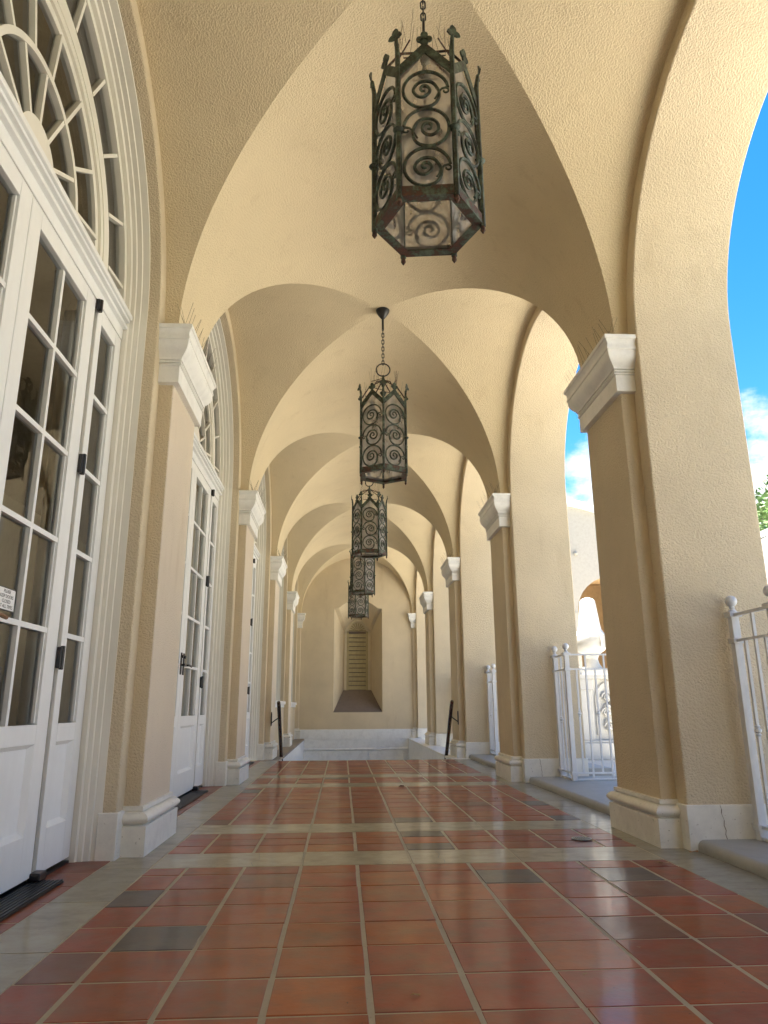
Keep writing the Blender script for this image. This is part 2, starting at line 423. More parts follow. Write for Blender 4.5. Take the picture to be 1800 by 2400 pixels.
plab = {(-1, 1): 'ochre pilaster on the left, between the nearest and the second french doors',
        (-1, 2): 'ochre pilaster on the left, between the second and third french doors',
        (-1, 3): 'ochre pilaster on the left with the handrail bracket at the top of the stairs',
        (-1, 4): 'ochre pilaster on the left, over the stairwell between the two sill windows',
        (-1, 5): 'narrow ochre pilaster in the far left corner against the end wall',
        (1, 1): 'large shaded pilaster on the right, nearest the camera beside the second white fence',
        (1, 2): 'shaded pilaster on the right, second from the camera between two kerbs',
        (1, 3): 'shaded pilaster on the right with the handrail bracket at the top of the stairs',
        (1, 4): 'shaded pilaster on the right, standing over the stairwell ledge',
        (1, 5): 'narrow shaded pilaster in the far right corner against the end wall'}
for side in (-1, 1):
    for k in range(1, 6):
        yk = pk(k)
        t = thing('pilaster', plab[(side, k)], 'pilaster', (side*SX, yk, 0), 'pilasters along both walls')
        mb = MB()
        mb.face([(side*WX, yk-SH, .2), (side*SX, yk-SH, .2), (side*SX, yk-SH, 2.75), (side*WX, yk-SH, 2.75)])
        mb.face([(side*WX, yk+SH, .2), (side*SX, yk+SH, .2), (side*SX, yk+SH, 2.75), (side*WX, yk+SH, 2.75)])
        mb.face([(side*SX, yk-SH, .2), (side*SX, yk+SH, .2), (side*SX, yk+SH, 2.75), (side*SX, yk-SH, 2.75)])
        mb.m = [0, 0, 1]
        ch(mb, 'shaft', [STUCCO, STUCCO_F if side < 0 else STUCCO], t, bev=.010)
        mb = MB(); moulding(mb, side, yk, BASEP); ch(mb, 'base', STONE, t, bev=.003)
        mb = MB(); moulding(mb, side, yk, CAPP); ch(mb, 'capital', CAPST, t, bev=.002)
        if k < 4:
            mb = MB(); rr = random.Random(10*k+side)
            for i in range(16):
                y = yk-SH-.08+i*(2*SH+.16)/15
                for a in (-1, 1):
                    x = side*(SX-.06); l = .13+rr.random()*.05
                    dx, dy = a*(.25+.3*rr.random()), (rr.random()-.5)*.5
                    p0 = Vector((x, y, 3.064)); p1 = p0+Vector((dx, dy, 1)).normalized()*l
                    mb.tube([p0, p1], .0010, 3)
            mb.box(side*(SX-.072), side*(SX-.048), yk-SH-.09, yk+SH+.09, 3.064, 3.068)
            ch(mb, 'bird_spikes', RUST, t)

# ------------------------------------------------------------------ floor
mb = MB(); rf = random.Random(3)
CL = [-1.275, -1.095, -.821, -.547, -.273, .001, .275, .549, .823, 1.097, 1.275]
def tilecol(special=None):
    r = rf.random()
    base = (.30, .062, .016)
    if special == 'grey' or (special is None and r < .015): base = (.085, .072, .064)
    elif special == 'brown' or (special is None and r < .06): base = (.19, .062, .038)
    elif special is None and r < .42: base = (.28, .048, .020)
    elif special is None and r < .60: base = (.335, .078, .017)
    v = .88+.24*rf.random()
    return tuple(x*v for x in base)
darks = {(.97, 2.8): 'grey'}
DK = [(-.967, 2.8, 'grey'), (-1.189, 3.337, 'grey'), (-1.194, 2.527, 'brown'), (1.005, 3.517, 'grey'), (.412, 3.542, 'grey'), (1.008, 3.278, 'brown'), (.758, 2.749, 'brown'), (1.134, 2.80, 'brown'), (-.798, 3.618, 'brown'),
      (.14, 4.72, 'grey'), (.14, 4.30, 'grey'), (-.1, 5.24, 'brown'), (.14, 5.24, 'grey'), (.41, 3.05, None)]
def rows_between(a, b_, pitch, first=None):
    y = a; r = []
    while y < b_-1e-6:
        h = pitch if not (y == a and first) else first
        y2 = min(y+h, b_)
        if b_-y2 < pitch*.3: y2 = b_
        r.append((y, y2)); y = y2
    return r
YED = 11.02
def tile(x0, x1, y0, y1, z, gx, gy, col, jit=.0012):
    mb.c = col
    j = [rf.uniform(-jit, jit) for _ in range(4)]; q = .0018
    xs = (x0+gx+rf.uniform(-q, q), x1-gx+rf.uniform(-q, q)); ys = (y0+gy+rf.uniform(-q, q), y1-gy+rf.uniform(-q, q))
    e = .0022
    top = [(xs[0]+e, ys[0]+e, z+j[0]), (xs[1]-e, ys[0]+e, z+j[1]), (xs[1]-e, ys[1]-e, z+j[2]), (xs[0]+e, ys[1]-e, z+j[3])]
    bot = [(xs[0], ys[0], z-.003), (xs[1], ys[0], z-.003), (xs[1], ys[1], z-.003), (xs[0], ys[1], z-.003)]
    mb.face(top)
    for k in range(4): mb.face([bot[k], bot[(k+1) % 4], top[(k+1) % 4], top[k]])
segs = []   # (y0,y1,type)
for k in range(-1, 4):
    a = pk(k)
    segs += [(a-.655, a-.303, 'band'), (a-.303, a+.303, 'mid'), (a+.303, a+.655, 'band'), (a+.655, a+BAY-.655, 'bay')]
for y0, y1, ty in segs:
    if y0 >= YED: continue
    y1 = min(y1, YED)
    if ty == 'band':
        mb.cur = 1
        for x0, x1 in ((-1.275, -.547), (-.547, .0), (.0, .549), (.549, 1.275)):
            v = .9+.2*rf.random(); tile(x0, x1, y0, y1, 0, .0022, .002, (.38*v, .345*v, .235*v), .0004)
    else:
        if ty == 'mid': rows = [(y0+i*(y1-y0)/3, y0+(i+1)*(y1-y0)/3) for i in range(3)]
        else:
            rr_ = []; y = y1; first = .165
            while y > y0+1e-6:
                h = first if y == y1 else .268
                yy = max(y-h, y0)
                if yy-y0 < .07: yy = y0
                rr_.append((yy, y)); y = yy
            rows = rr_
        mb.cur = 0
        for (ra, rb) in rows:
            for c0, c1 in zip(CL, CL[1:]):
                sp = None
                for dx, dy, kk in DK:
                    if c0 < dx < c1 and ra < dy < rb: sp = kk
                edge0 = .002 if c0 == CL[0] else .0078; edge1 = .002 if c1 == CL[-1] else .0078
                x0, x1 = c0+edge0, c1-edge1
                tile(x0, x1, ra, rb, .0004, 0, .0048, tilecol(sp))
# side borders and the red strip by the doors
mb.cur = 1
y = -2.7; js = []
while y < YED:
    h = .355 if rf.random() < .5 else .62
    js.append((y, min(y+h, YED))); y += h
for a, b_ in js:
    v = .9+.2*rf.random(); tile(-1.52, -1.275, a, b_, 0, .002, .002, (.31*v, .285*v, .19*v), .0004)
for a, b_ in js:
    v = .9+.2*rf.random(); tile(1.275, 1.60, a, b_, 0, .002, .0004, (.28*v, .265*v, .195*v), .0002)
mb.cur = 0
y = -2.7
while y < YED:
    if True: tile(-1.80, -1.52, y, min(y+.27, YED), 0, .002, .003, tuple(x*.85 for x in tilecol('x')))
    y += .27
mb.cur = 3; mb.c = None
for path in ([(.16, 3.853), (.17, 3.93), (.145, 3.99), (.165, 4.08), (.15, 4.20)], [(-.10, 3.853), (-.095, 3.90), (-.115, 3.95)], [(.62, 3.90), (.64, 3.853)], [(-.78, 3.853), (-.80, 3.94), (-.77, 4.02), (-.79, 4.2)], [(.30, 7.43), (.32, 7.6), (.29, 7.77)], [(-.30, 8.4), (-.28, 8.6), (-.31, 8.72)]):
    for (xa_, ya_), (xb_, yb_) in zip(path, path[1:]): mb.face([(xa_-.0016, ya_, .0011), (xa_+.0016, ya_, .0011), (xb_+.0016, yb_, .0011), (xb_-.0016, yb_, .0011)])
mb.cur = 2
mb.face([(-1.85, -6.3, -.0016), (1.62, -6.3, -.0016), (1.62, YED, -.0016), (-1.85, YED, -.0016)])
mb.face([(-1.85, YED, -.0016), (1.62, YED, -.0016), (1.62, YED, -.2), (-1.85, YED, -.2)])
fl = mb.build('floor', [TILE, CONC, GROUT, BLACK], fix=False); struct(fl)

# floor drain, fallen leaves and grit
t = thing('floor_drain', 'small round metal drain grate in the tiles near the right pilaster', 'drain', (1.04, 4.43, .004))
mb = MB(); mb.lathe([(.058, 0), (.058, .003), (.050, .004), (.046, .002)], (0, 0, 0), 24); mb.build('rim', DRAIN, t)
mb = MB()
for i in range(-3, 4):
    l = math.sqrt(max(0, .046**2-(i*.013)**2)); mb.box(i*.013-.003, i*.013+.003, -l, l, .002, .005)
mb.build('grate', DRAIN, t)
LF = [(1.215, 3.74, .05), (1.50, 4.00, .035), (.22, 7.33, .06), (.93, 6.32, .03), (-.15, 2.18, .02), (1.12, 3.05, .016), (.35, 2.30, .014), (.60, 2.52, .012)]
ll = ['brown dry leaf on the right edge of the tiles before the near pilaster', 'curled dry leaf on the concrete at the foot of the nearest right pilaster',
      'dark dead leaf lying mid floor far up the walkway', 'dry leaf on the tiles near the second bay on the right',
      'small dark leaf scrap near the bottom of the picture left of centre', 'small dry leaf scrap on the right tiles in the foreground',
      'tiny leaf scrap on the foreground tiles right of centre', 'tiny dark leaf scrap beside the bright reflection in the foreground']
for (x, y, s_), lb in zip(LF, ll):
    mb = MB(); rr = random.Random(int(x*100+y*10))
    n_ = 9; a0 = rr.random()*6; pts = []
    for i in range(n_):
        a = a0+2*PI*i/n_; r_ = s_*(.45+.35*rr.random())*(1 if i % 2 else .7)
        pts.append((r_*math.cos(a)*1.3, r_*math.sin(a)*.7, .004+.25*s_*rr.random()))
    for i in range(n_): mb.face([(0, 0, .006), pts[i], pts[(i+1) % n_]])
    o = mb.build('fallen_leaf', DRY); o.location = (x, y, 0)
    tag(o, lb, 'leaf', 'fallen leaves and scraps on the floor')

# ------------------------------------------------------------------ kerbs in the right openings
klab = ['rounded grey concrete kerb in the nearest arch opening at the right edge', 'rounded grey concrete kerb between the first and second right pilasters', 'rounded grey concrete kerb between the second and third right pilasters']
for k in (0, 1, 2):
    a, b_ = pk(k)+BAY/2-AR+.014, pk(k+1)-BAY/2+AR-.014
    mb = MB(); prof = [(1.545, -.01)]+[(1.545+.035-.035*math.cos(q*PI/12), .020+.035*math.sin(q*PI/12)) for q in range(7)]+[(2.75, .055), (2.75, -.2), (1.545, -.2)]
    prof = [(x, z) for x, z in prof]
    mb.prism(prof, 'y', a, b_)
    tag(mb.build('kerb', KERB), klab[k], 'kerb', 'kerbs in the arch openings')

# ------------------------------------------------------------------ fences
flab = ['white metal fence at the right edge, beside the nearest pier', 'white metal fence between the first and second right piers, fountain behind it', 'white metal fence between the second and third right piers, seen almost edge on', 'white metal fence over the stairwell, mostly behind the third right pier']
def baluster(t, x, y, z0, z1, knuckle=False):
    mb = MB(); mb.box(x-.008, x+.008, y-.008, y+.008, z0, z1)
    if knuckle:
        zc = .62
        mb.lathe([(.009, -.03), (.016, -.022), (.010, -.014), (.020, -.005), (.020, .005), (.010, .014), (.016, .022), (.009, .03)], (x, y, zc), 10)
    mb.build('baluster', FPAINT, t)
def fence(k, lab):
    yA = pk(k+1)-BAY/2+AR-.055; yA = bc(k)+AR-.055
    t = thing('fence', lab, 'fence', (1.88, yA, .055), 'white metal fences in the arches')
    Z = lambda z: z-.055
    yb = -.39
    def post(x, y, w_=.022):
        mb = MB(); mb.box(x-w_, x+w_, y-w_, y+w_, 0, Z(1.235)); mb.box(x-w_-.008, x+w_+.008, y-w_-.008, y+w_+.008, Z(.105), Z(.135)); mb.box(x-w_-.008, x+w_+.008, y-w_-.008, y+w_+.008, Z(1.085), Z(1.112))
        p = mb.build('post', FPAINT, t, bev=.002)
        mb = MB(); mb.box(x-w_-.013, x+w_+.013, y-w_-.013, y+w_+.013, Z(1.235), Z(1.262))
        mb.lathe([(.030, 0), (.020, .010), (.012, .020), (.018, .026), (.012, .032)]+[(.033*math.sin(q*PI/10), .064-.033*math.cos(q*PI/10)) for q in range(2, 10)]+[(.002, .097)], (x, y, Z(1.262)), 18)
        mb.build('finial', FPAINT, p)
    post(0, 0); post(0, yb)
    L = 1.04
    post(L, yb)
    for z0, z1 in ((.045, .062), (.115, .130), (1.094, 1.108), (1.236, 1.252)):
        mb = MB(); mb.box(-.012, .012, yb+.022, -.022, Z(z0)+(.012 if z0 < .05 else 0), Z(z1)+(.01 if z0 < .05 else 0)); mb.build('rail', FPAINT, t)
        mb = MB(); mb.box(.022, L-.022, yb-.012, yb+.012, Z(z0)+(.012 if z0 < .05 else 0), Z(z1)+(.01 if z0 < .05 else 0)); mb.build('rail', FPAINT, t)
    for i in range(1, 4):
        y = yb*i/4
        if i == 2: baluster(t, 0, y, .02, Z(1.24))
        else: baluster(t, 0, y, Z(.12), Z(1.10))
        if i == 1:
            mb = MB(); mb.lathe([(.009, -.03), (.016, -.022), (.010, -.014), (.020, -.005), (.020, .005), (.010, .014), (.016, .022), (.009, .03)], (0, y, .56), 10); mb.build('collar', FPAINT, t)
    for i in range(1, 11):
        x = L*i/11
        if i % 2 == 0: baluster(t, x, yb, .02, Z(1.24))
        else: baluster(t, x, yb, Z(.12), Z(1.10), True)
    return t
for k in range(4): fence(k, flab[k])

# ------------------------------------------------------------------ french doors and fanlights
DX = -1.72                                     # face of the leaves
ROWS = [.688, 1.10, 1.528, 1.966, 2.393, 2.816]
def leaf(par, y0, y1, cols, c, stile0, stile1, handle=0, window=False):
    """a door leaf between y0<y1 relative to bay centre c; parts children of par"""
    zb = .03; zt = 2.91
    mb = MB(); X0, X1 = DX-.045, DX
    mb.box(X0, X1, y0, y0+stile0, zb, zt); mb.box(X0, X1, y1-stile1, y1, zb, zt)
    a, b_ = y0+stile0, y1-stile1
    mb.box(X0, X1, a, b_, zb, .215); mb.box(X0, X1, a, b_, .595, ROWS[0]-.008); mb.box(X0, X1, a, b_, 2.822, zt)
    lf = mb.build('door_leaf', WPAINT, par, bev=.003)
    # muntins as one sash grid
    mb = MB()
    for z in ROWS[1:-1]: mb.box(X0+.008, X1-.004, a, b_, z-.012, z+.012)
    if cols == 2:
        ym = (a+b_)/2
        for za, zc in zip(ROWS, ROWS[1:]): mb.box(X0+.008, X1-.004, ym-.012, ym+.012, za+(.012 if za != ROWS[0] else -.008), zc-.012)
    # glazing beads
    mb.box(X0+.012, X1-.012, a, a+.012, ROWS[0], 2.816); mb.box(X0+.012, X1-.012, b_-.012, b_, ROWS[0], 2.816)
    mb.build('muntins', WPAINT, lf)
    mb = MB()
    for za, zc in zip(ROWS, ROWS[1:]): mb.box(X0+.018, X0+.022, a+.002, b_-.002, za-.01, zc+.01 if zc == ROWS[-1] else zc-.0005-.0)
    mb = MB(); mb.face([(X0+.02, a, ROWS[0]-.01), (X0+.02, b_, ROWS[0]-.01), (X0+.02, b_, 2.825), (X0+.02, a, 2.825)])
    mb.build('pane', GLASS, lf)
    mb = MB(); i = .030                     # recessed panel with sloped edge
    o4 = [(X1-.002, a, .215), (X1-.002, b_, .215), (X1-.002, b_, .595), (X1-.002, a, .595)]
    i4 = [(X1-.028, a+i*.6, .215+i*.6), (X1-.028, b_-i*.6, .215+i*.6), (X1-.028, b_-i*.6, .595-i*.6), (X1-.028, a+i*.6, .595-i*.6)]
    for k_ in range(4): mb.face([o4[k_], o4[(k_+1) % 4], i4[(k_+1) % 4], i4[k_]])
    mb.face(i4); mb.build('panel', WPAINT, lf)
    if handle:
        yh = y0+.045 if handle > 0 else y1-.045
        mb = MB(); mb.box(DX, DX+.008, yh-.018, yh+.018, 1.02, 1.20)
        mb.tube([(DX, yh, 1.10), (DX+.045, yh, 1.10), (DX+.05, yh+.02*handle, 1.10), (DX+.05, yh+.11*handle, 1.095)], .009, 8)
        mb.tube([(DX, yh, 1.17), (DX+.02, yh, 1.17)], .013, 10)
        mb.build('handle', BRASS if handle > 0 and c == 0 else BLACK, lf)
    return lf
def arcband(mb, r0, r1, x0, x1, cz, a0=0, a1=180, n=48):
    P = lambda r, a, x: (x, r*math.cos(R(a)), cz+r*math.sin(R(a)))
    for i in range(n):
        a, b_ = a0+(a1-a0)*i/n, a0+(a1-a0)*(i+1)/n
        mb.face([P(r0, a, x1), P(r1, a, x1), P(r1, b_, x1), P(r0, b_, x1)])
        mb.face([P(r0, a, x0), P(r0, a, x1), P(r0, b_, x1), P(r0, b_, x0)], True)
        mb.face([P(r1, a, x0), P(r1, a, x1), P(r1, b_, x1), P(r1, b_, x0)], True)
def spoke(mb, r0, r1, ang, w_, x0, x1, cz):
    c_, s_ = math.cos(R(ang)), math.sin(R(ang))
    def P(r, t, x): return (x, r*c_-t*s_, cz+r*s_+t*c_)
    v = [P(r, t, x) for x in (x0, x1) for r, t in ((r0, -w_), (r1, -w_), (r1, w_), (r0, w_))]
    i = len(mb.v); mb.v += v
    for f in ((0, 1, 2, 3), (4, 5, 6, 7), (0, 1, 5, 4), (1, 2, 6, 5), (2, 3, 7, 6), (3, 0, 4, 7)): mb.idx([i+q for q in f])
def fanlight(par, cz=3.085):
    X0, X1 = DX-.055, DX
    mb = MB(); arcband(mb, 1.262, 1.30, X0, X1, cz); arcband(mb, .785, 1.005, X0, X1-.016, cz); arcband(mb, .825, .960, X0, X1, cz); arcband(mb, .862, .925, X0, X1+.006, cz); arcband(mb, .465, .497, X0+.01, X1-.006, cz)
    mb.box(X0, X1-.002, -1.30, 1.30, cz-.03, cz+.045)
    fr = mb.build('fanlight_frame', CASING, par)
    mb = MB()
    for a in (7.5, 25, 42.5, 60, 77.5, 102.5, 120, 137.5, 155, 172.5): spoke(mb, .995, 1.27, a, .010, X0+.012, X1-.008, cz)
    for a in (12, 37, 61, 84, 106, 130, 155): spoke(mb, .49, .79, a, .010, X0+.012, X1-.008, cz)
    for a in (30, 62, 90, 118, 150): spoke(mb, .17, .47, a, .010, X0+.012, X1-.010, cz)
    mb.build('muntins', CASING, fr)
    mb = MB(); arcband(mb, 0.001, .19, X0+.02, X1-.004, cz); mb.build('hub', CASING, fr)
    mb = MB(); P = [(X0+.02, 1.28*math.cos(R(a)), cz+1.28*math.sin(R(a))) for a in range(0, 181, 5)]
    mb.face(P); mb.build('pane', GLASS, fr)
def casing(par, zb, cz=3.085):
    # stepped architrave lining the recess: (radius, x) profile
    prof = [(1.342, XL+.024), (1.331, XL+.022), (1.330, XL-.004), (1.330, XL-.018), (1.322, XL-.022), (1.322, XL-.050), (1.314, XL-.055), (1.314, XL-.078), (1.302, XL-.085), (1.302, DX-.06)]
    mb = MB(); rows = []
    for q in range(0, 61):
        a = 180*q/60
        rows.append([(x, r*math.cos(R(a)), SPR-.015+r*math.sin(R(a))) for r, x in prof])
    rows = [[(x, y, zb) for x, y, z in rows[0]]]+rows+[[(x, y, zb) for x, y, z in rows[-1]]]
    mb.grid(rows, False)
    # ring closing the gap between plaster face and joinery
    return mb.build('casing', CASING, par)
def french_door(lab, k):
    c = bc(k)
    t = thing('french_door', lab, 'door', (0, c, 0), 'french doors along the left wall')
    casing(t, .0)
    cc = .01
    hs = 1.297
    mb = MB(); mb.box(DX-.05, DX+.004, -hs, hs, 2.915, 2.985); mb.box(DX-.05, DX+.030, -hs, hs, 2.985, 3.005); mb.box(DX-.05, DX+.012, -hs, hs, 3.005, 3.028)
    mb.box(DX-.05, DX+.055, -hs, hs, 3.045, 3.075); mb.box(DX-.05, DX+.040, -hs, hs, 3.028, 3.045)
    mb.build('transom', WPAINT, t, bev=.003)
    W0, W1, G, Nw = cc+.003, cc+.825, .05, hs
    leaf(t, W0, W1, 2, k, .105, .125, 1); leaf(t, 2*cc-W1, 2*cc-W0, 2, k, .125, .105, -1)
    leaf(t, W1+G, hs-.004, 1, k, .07, .095); leaf(t, -(hs-.004), 2*cc-W1-G, 1, k, .095, .07)
    for s_ in (1, -1):
        ya, yb = (W1+.003, W1+G-.003) if s_ > 0 else (2*cc-W1-G+.003, 2*cc-W1-.003)
        mb = MB(); mb.box(DX-.05, DX-.016, ya, yb, .0, 2.915); mb.build('mullion', GAP, t)
        yc = (ya+yb)/2
        for z, h in ((.985, .05), (1.965, .05), (2.885, .03)):
            mb = MB(); mb.box(DX+.001, DX+.022, yc-.026, yc+.026, z-h, z+h); mb.tube([(DX+.02, yc, z-h-.006), (DX+.02, yc, z+h+.006)], .012, 8)
            mb.build('hinge', BLACK, t, bev=.004)
        mb = MB(); mb.box(DX-.01, DX+.045, yc-.045, yc+.04, .012, .048); mb.build('floor_pivot', BLACK, t, bev=.008)
    fanlight(t)
    mb = MB(); mb.box(DX-.05, DX+.0, -hs, hs, 0, .012); mb.build('threshold', BLACK, t)
    return t
dl = ['white french doors with fanlight, nearest at the left edge of the picture', 'white french doors with fanlight between the first and second left pilasters', 'white french doors between the second and third left pilasters, seen edge on']
for k in (0, 1, 2): french_door(dl[k], k)
wl = ['tall arched white window with a sill, above the left stair ledge behind the handrail', 'tall arched white window with a sill nearest the end wall on the left']
for k in (3, 4):
    t = thing('arched_window', wl[k-3], 'window', (0, bc(k), 0), 'arched windows above the stairs')
    casing(t, .80)
    mb = MB(); mb.box(DX-.05, DX, -1.297, 1.297, 2.93, 3.06)
    for y in (-1.297, -.83, .80, 1.267): mb.box(DX-.05, DX, y, y+.03, .86, 2.93)
    mb.box(DX-.05, DX, -1.267, 1.267, .86, .93)
    fr = mb.build('frame', WPAINT, t)
    mb = MB()
    for z in ROWS[1:-1]: mb.box(DX-.04, DX-.01, -1.267, 1.267, z-.012, z+.012)
    for y in (-.42, .0, .42): mb.box(DX-.041, DX-.008, y-.012, y+.012, .93, 2.93)
    mb.build('muntins', WPAINT, fr)
    mb = MB(); mb.face([(DX-.025, -1.26, .9), (DX-.025, 1.26, .9), (DX-.025, 1.26, 2.95), (DX-.025, -1.26, 2.95)]); mb.build('pane', GLASS, fr)
    mb = MB(); mb.box(DX-.05, -1.50, -1.325, 1.325, .745, .80); mb.box(DX-.05, -1.475, -1.325, 1.325, .80, .86); mb.build('sill', WPAINT, t, bev=.006)
    fanlight(t)
# sign on the nearest door
t = thing('sign', 'small white sign with four lines of text on the nearest door pane', 'sign', (DX+.003, 2.965, 1.178))
mb = MB(); mb.box(-.004, .002, -.078, .078, -.046, .046); mb.build('backing', BLACK, t)
mb = MB(); mb.box(.002, .0035, -.074, .074, -.042, .042); mb.build('plate', WPAINT, t)
for i, s_ in enumerate(['PLEASE', 'KEEP DOORS', 'CLOSED', 'AT ALL TIMES']):
    cu = bpy.data.curves.new('txt', 'FONT'); cu.body = s_; cu.size = .020; cu.align_x = 'CENTER'; cu.align_y = 'CENTER'; cu.extrude = .0002
    tmp = bpy.data.objects.new('txt', cu); COL.objects.link(tmp)
    bpy.context.view_layer.update()
    me = bpy.data.meshes.new_from_object(tmp.evaluated_get(bpy.context.evaluated_depsgraph_get()))
    bpy.data.objects.remove(tmp)
    # text x -> +y as seen from +x side: reading direction runs towards +y
    me.transform(Matrix(((0, 0, 1, .0038), (1, 0, 0, 0), (0, 1, 0, .030-.020*i), (0, 0, 0, 1))))
    me.materials.clear(); me.materials.append(BLACK)
    o = bpy.data.objects.new('lettering', me); COL.objects.link(o); o.parent = t
# ribbed rubber mats at the door thresholds
for k, lb in ((0, 'black ribbed rubber mat below the nearest french doors'), (1, 'black ribbed rubber mat below the second french doors'), (2, 'black ribbed rubber mat below the third french doors')):
    c = bc(k); mb = MB(); mb.box(-1.712, -1.585, c-.9, c+.86, .0025, .010)
    for i in range(7):
        x = -1.708+i*.018; mb.box(x, x+.009, c-.9, c+.86, .010, .016)
    tag(mb.build('door_mat', BLACK), lb, 'mat', 'rubber mats at the doors')
# room beyond the doors
mb = MB()
for f in ([(-6.3, -6, 0), (-6.3, 19, 0), (-6.3, 19, 4.4), (-6.3, -6, 4.4)], [(-6.3, -6, 0), (-1.8, -6, 0), (-1.8, -6, 4.4), (-6.3, -6, 4.4)], [(-6.3, 19, 0), (-1.8, 19, 0), (-1.8, 19, 4.4), (-6.3, 19, 4.4)],
          [(-6.3, -6, 4.4), (-1.7, -6, 4.4), (-1.7, 19, 4.4), (-6.3, 19, 4.4)]): mb.face(f)
o = mb.build('room_wall', ROOMW, fix=False); tag(o, 'dim tan walls of the room behind the glazed doors', 'wall')
mb = MB(); mb.face([(-6.3, -6, -.01), (-1.8, -6, -.01), (-1.8, 19, -.01), (-6.3, 19, -.01)]); struct(mb.build('room_floor', ROOMF, fix=False))
def curtain(y0, y1, lab):
    mb = MB(); rows = []
    for z in (0.05, 1.5, 2.95):
        rows.append([(-1.92+.035*math.sin(i*1.15)+.01*math.sin(i*.37+z), y0+(y1-y0)*i/90, z) for i in range(91)])
    mb.grid(rows, True); tag(mb.build('curtain', CURT, fix=False), lab, 'curtain', 'curtains behind the glazed doors')
curtain(bc(1)-1.25, bc(1)+1.25, 'pale hanging curtain behind the second french doors')
curtain(bc(2)-1.25, bc(2)+1.25, 'pale hanging curtain behind the third french doors')
curtain(bc(0)+1.02, bc(0)+1.28, 'bunched tan curtain at the far end of the nearest doors')

# ------------------------------------------------------------------ end wall with niche window
EX = .035
ew = thing('end_wall', 'ochre end wall with a deep splayed window niche and white stone base', 'wall', (EX, YEND, 0))
YI = 19.35
mb = MB()
ox, ix = .615, .365; zs0, zs1 = .618, 1.17; zsp0, zsp1 = 3.20, 2.70; sw0, sw1 = .50, .30; hr0 = .22
NS = 20
outer = [(-sw0+2*sw0*i/NS, zsp0+.02+.23*math.sin(PI*i/NS)) for i in range(NS+1)]
inner = [(-sw1+2*sw1*i/NS, zsp1+.02+.28*math.sin(PI*i/NS)) for i in range(NS+1)]
W2 = 1.62
def F(pts): mb.face([(p[0], 0 if len(p) < 3 else p[2], p[1]) for p in pts])
zt = ZT
F([(-W2, .214), (-ox, .214), (-ox, zt), (-W2, zt)]); F([(ox, .214), (W2, .214), (W2, zt), (ox, zt)])
F([(-ox, .214), (ox, .214), (ox, zs0), (-ox, zs0)])
F([(-ox, zsp0), (-sw0, zsp0+.02), (-sw0, zt), (-ox, zt)]); F([(ox, zsp0), (sw0, zsp0+.02), (sw0, zt), (ox, zt)])
for a, b_ in zip(outer, outer[1:]): F([a, b_, (b_[0], zt), (a[0], zt)])
D = YI-YEND
for s_ in (-1, 1):
    F([(s_*ox, zs0, 0), (s_*ox, zsp0, 0), (s_*ix, zsp1, D), (s_*ix, zs1, D)])
    F([(s_*ox, zsp0, 0), (s_*sw0, zsp0+.02, 0), (s_*sw1, zsp1+.02, D), (s_*ix, zsp1, D)])
for (a, b_), (c_, d_) in zip(zip(outer, outer[1:]), zip(inner, inner[1:])):
    mb.face([(a[0], 0, a[1]), (b_[0], 0, b_[1]), (d_[0], D, d_[1]), (c_[0], D, c_[1])], True)
mb.v = [(x, y, z) for x, y, z in mb.v]
mb.build('plaster', STUCCO, ew, fix=False)
mb = MB(); mb.face([(-ox, 0, zs0+.001), (ox, 0, zs0+.001), (ix, D, zs1), (-ix, D, zs1)]); mb.build('sill', SILLC, ew, fix=False)
# window frame and shutter
mb = MB(); mb.box(-1.62, 1.62, D+.07, D+.3, -.3, ZT); mb.build('niche_light_block', STUCCO, ew)  # unseen box added behind the niche to block light gaps
mb = MB(); mb.box(-.75, -.346, D-.001, D+.07, 1.0, 3.4); mb.box(.346, .75, D-.001, D+.07, 1.0, 3.4); mb.build('niche_back', STUCCO, ew)
mb = MB(); y0, y1 = D-.03, D+.06
mb.box(-.345, -.285, y0, y1, 1.17, 2.70); mb.box(.285, .345, y0, y1, 1.17, 2.70)
mb.box(-.345, -.25, y0-.012, y1, 2.70, 2.745); mb.box(.25, .345, y0-.012, y1, 2.70, 2.745)
mb.box(-.345, .345, y1-.02, y1+.05, 2.745, 3.3)
P = lambda r, a, y: (r*math.cos(a), y, 2.72+r*math.sin(a))
for i in range(24):
    a, b_ = PI*i/24, PI*(i+1)/24
    mb.face([P(.235, a, y0-.015), P(.30, a, y0-.015), P(.30, b_, y0-.015), P(.235, b_, y0-.015)])
    mb.face([P(.235, a, y0-.015), P(.235, b_, y0-.015), P(.235, b_, y1), P(.235, a, y1)]); mb.face([P(.30, a, y0-.015), P(.30, b_, y0-.015), P(.30, b_, y1), P(.30, a, y1)])
mb.build('window_frame', CASING_N, ew)
mb = MB(); zz = 1.17
for i in range(13):
    z0 = 1.185+i*.113; mb.box(-.225, .225, y1-.052, y1-.024, z0, z0+.091)
mb.box(-.285, -.228, y1-.05, y1-.015, 1.17, 2.70); mb.box(.228, .285, y1-.05, y1-.015, 1.17, 2.70); mb.cur = 1; mb.box(-.285, .285, y1-.018, y1-.005, 1.17, 2.70)
mb.build('shutter', [SHUT, SILLC], ew)
mb = MB(); mb.face([P(.235, PI*i/24, y1-.012) for i in range(25)])
for i in range(1, 9):
    a = PI*i/9; mb.tube([P(.05, a, y1-.03), P(.20, a, y1-.02)], [.006, .022], 6)
mb.lathe([(.045, -.01), (.05, 0), (.03, .02)], (0, y1-.03, 2.73), 12)
mb.build('fan_shell', SHUT, ew)
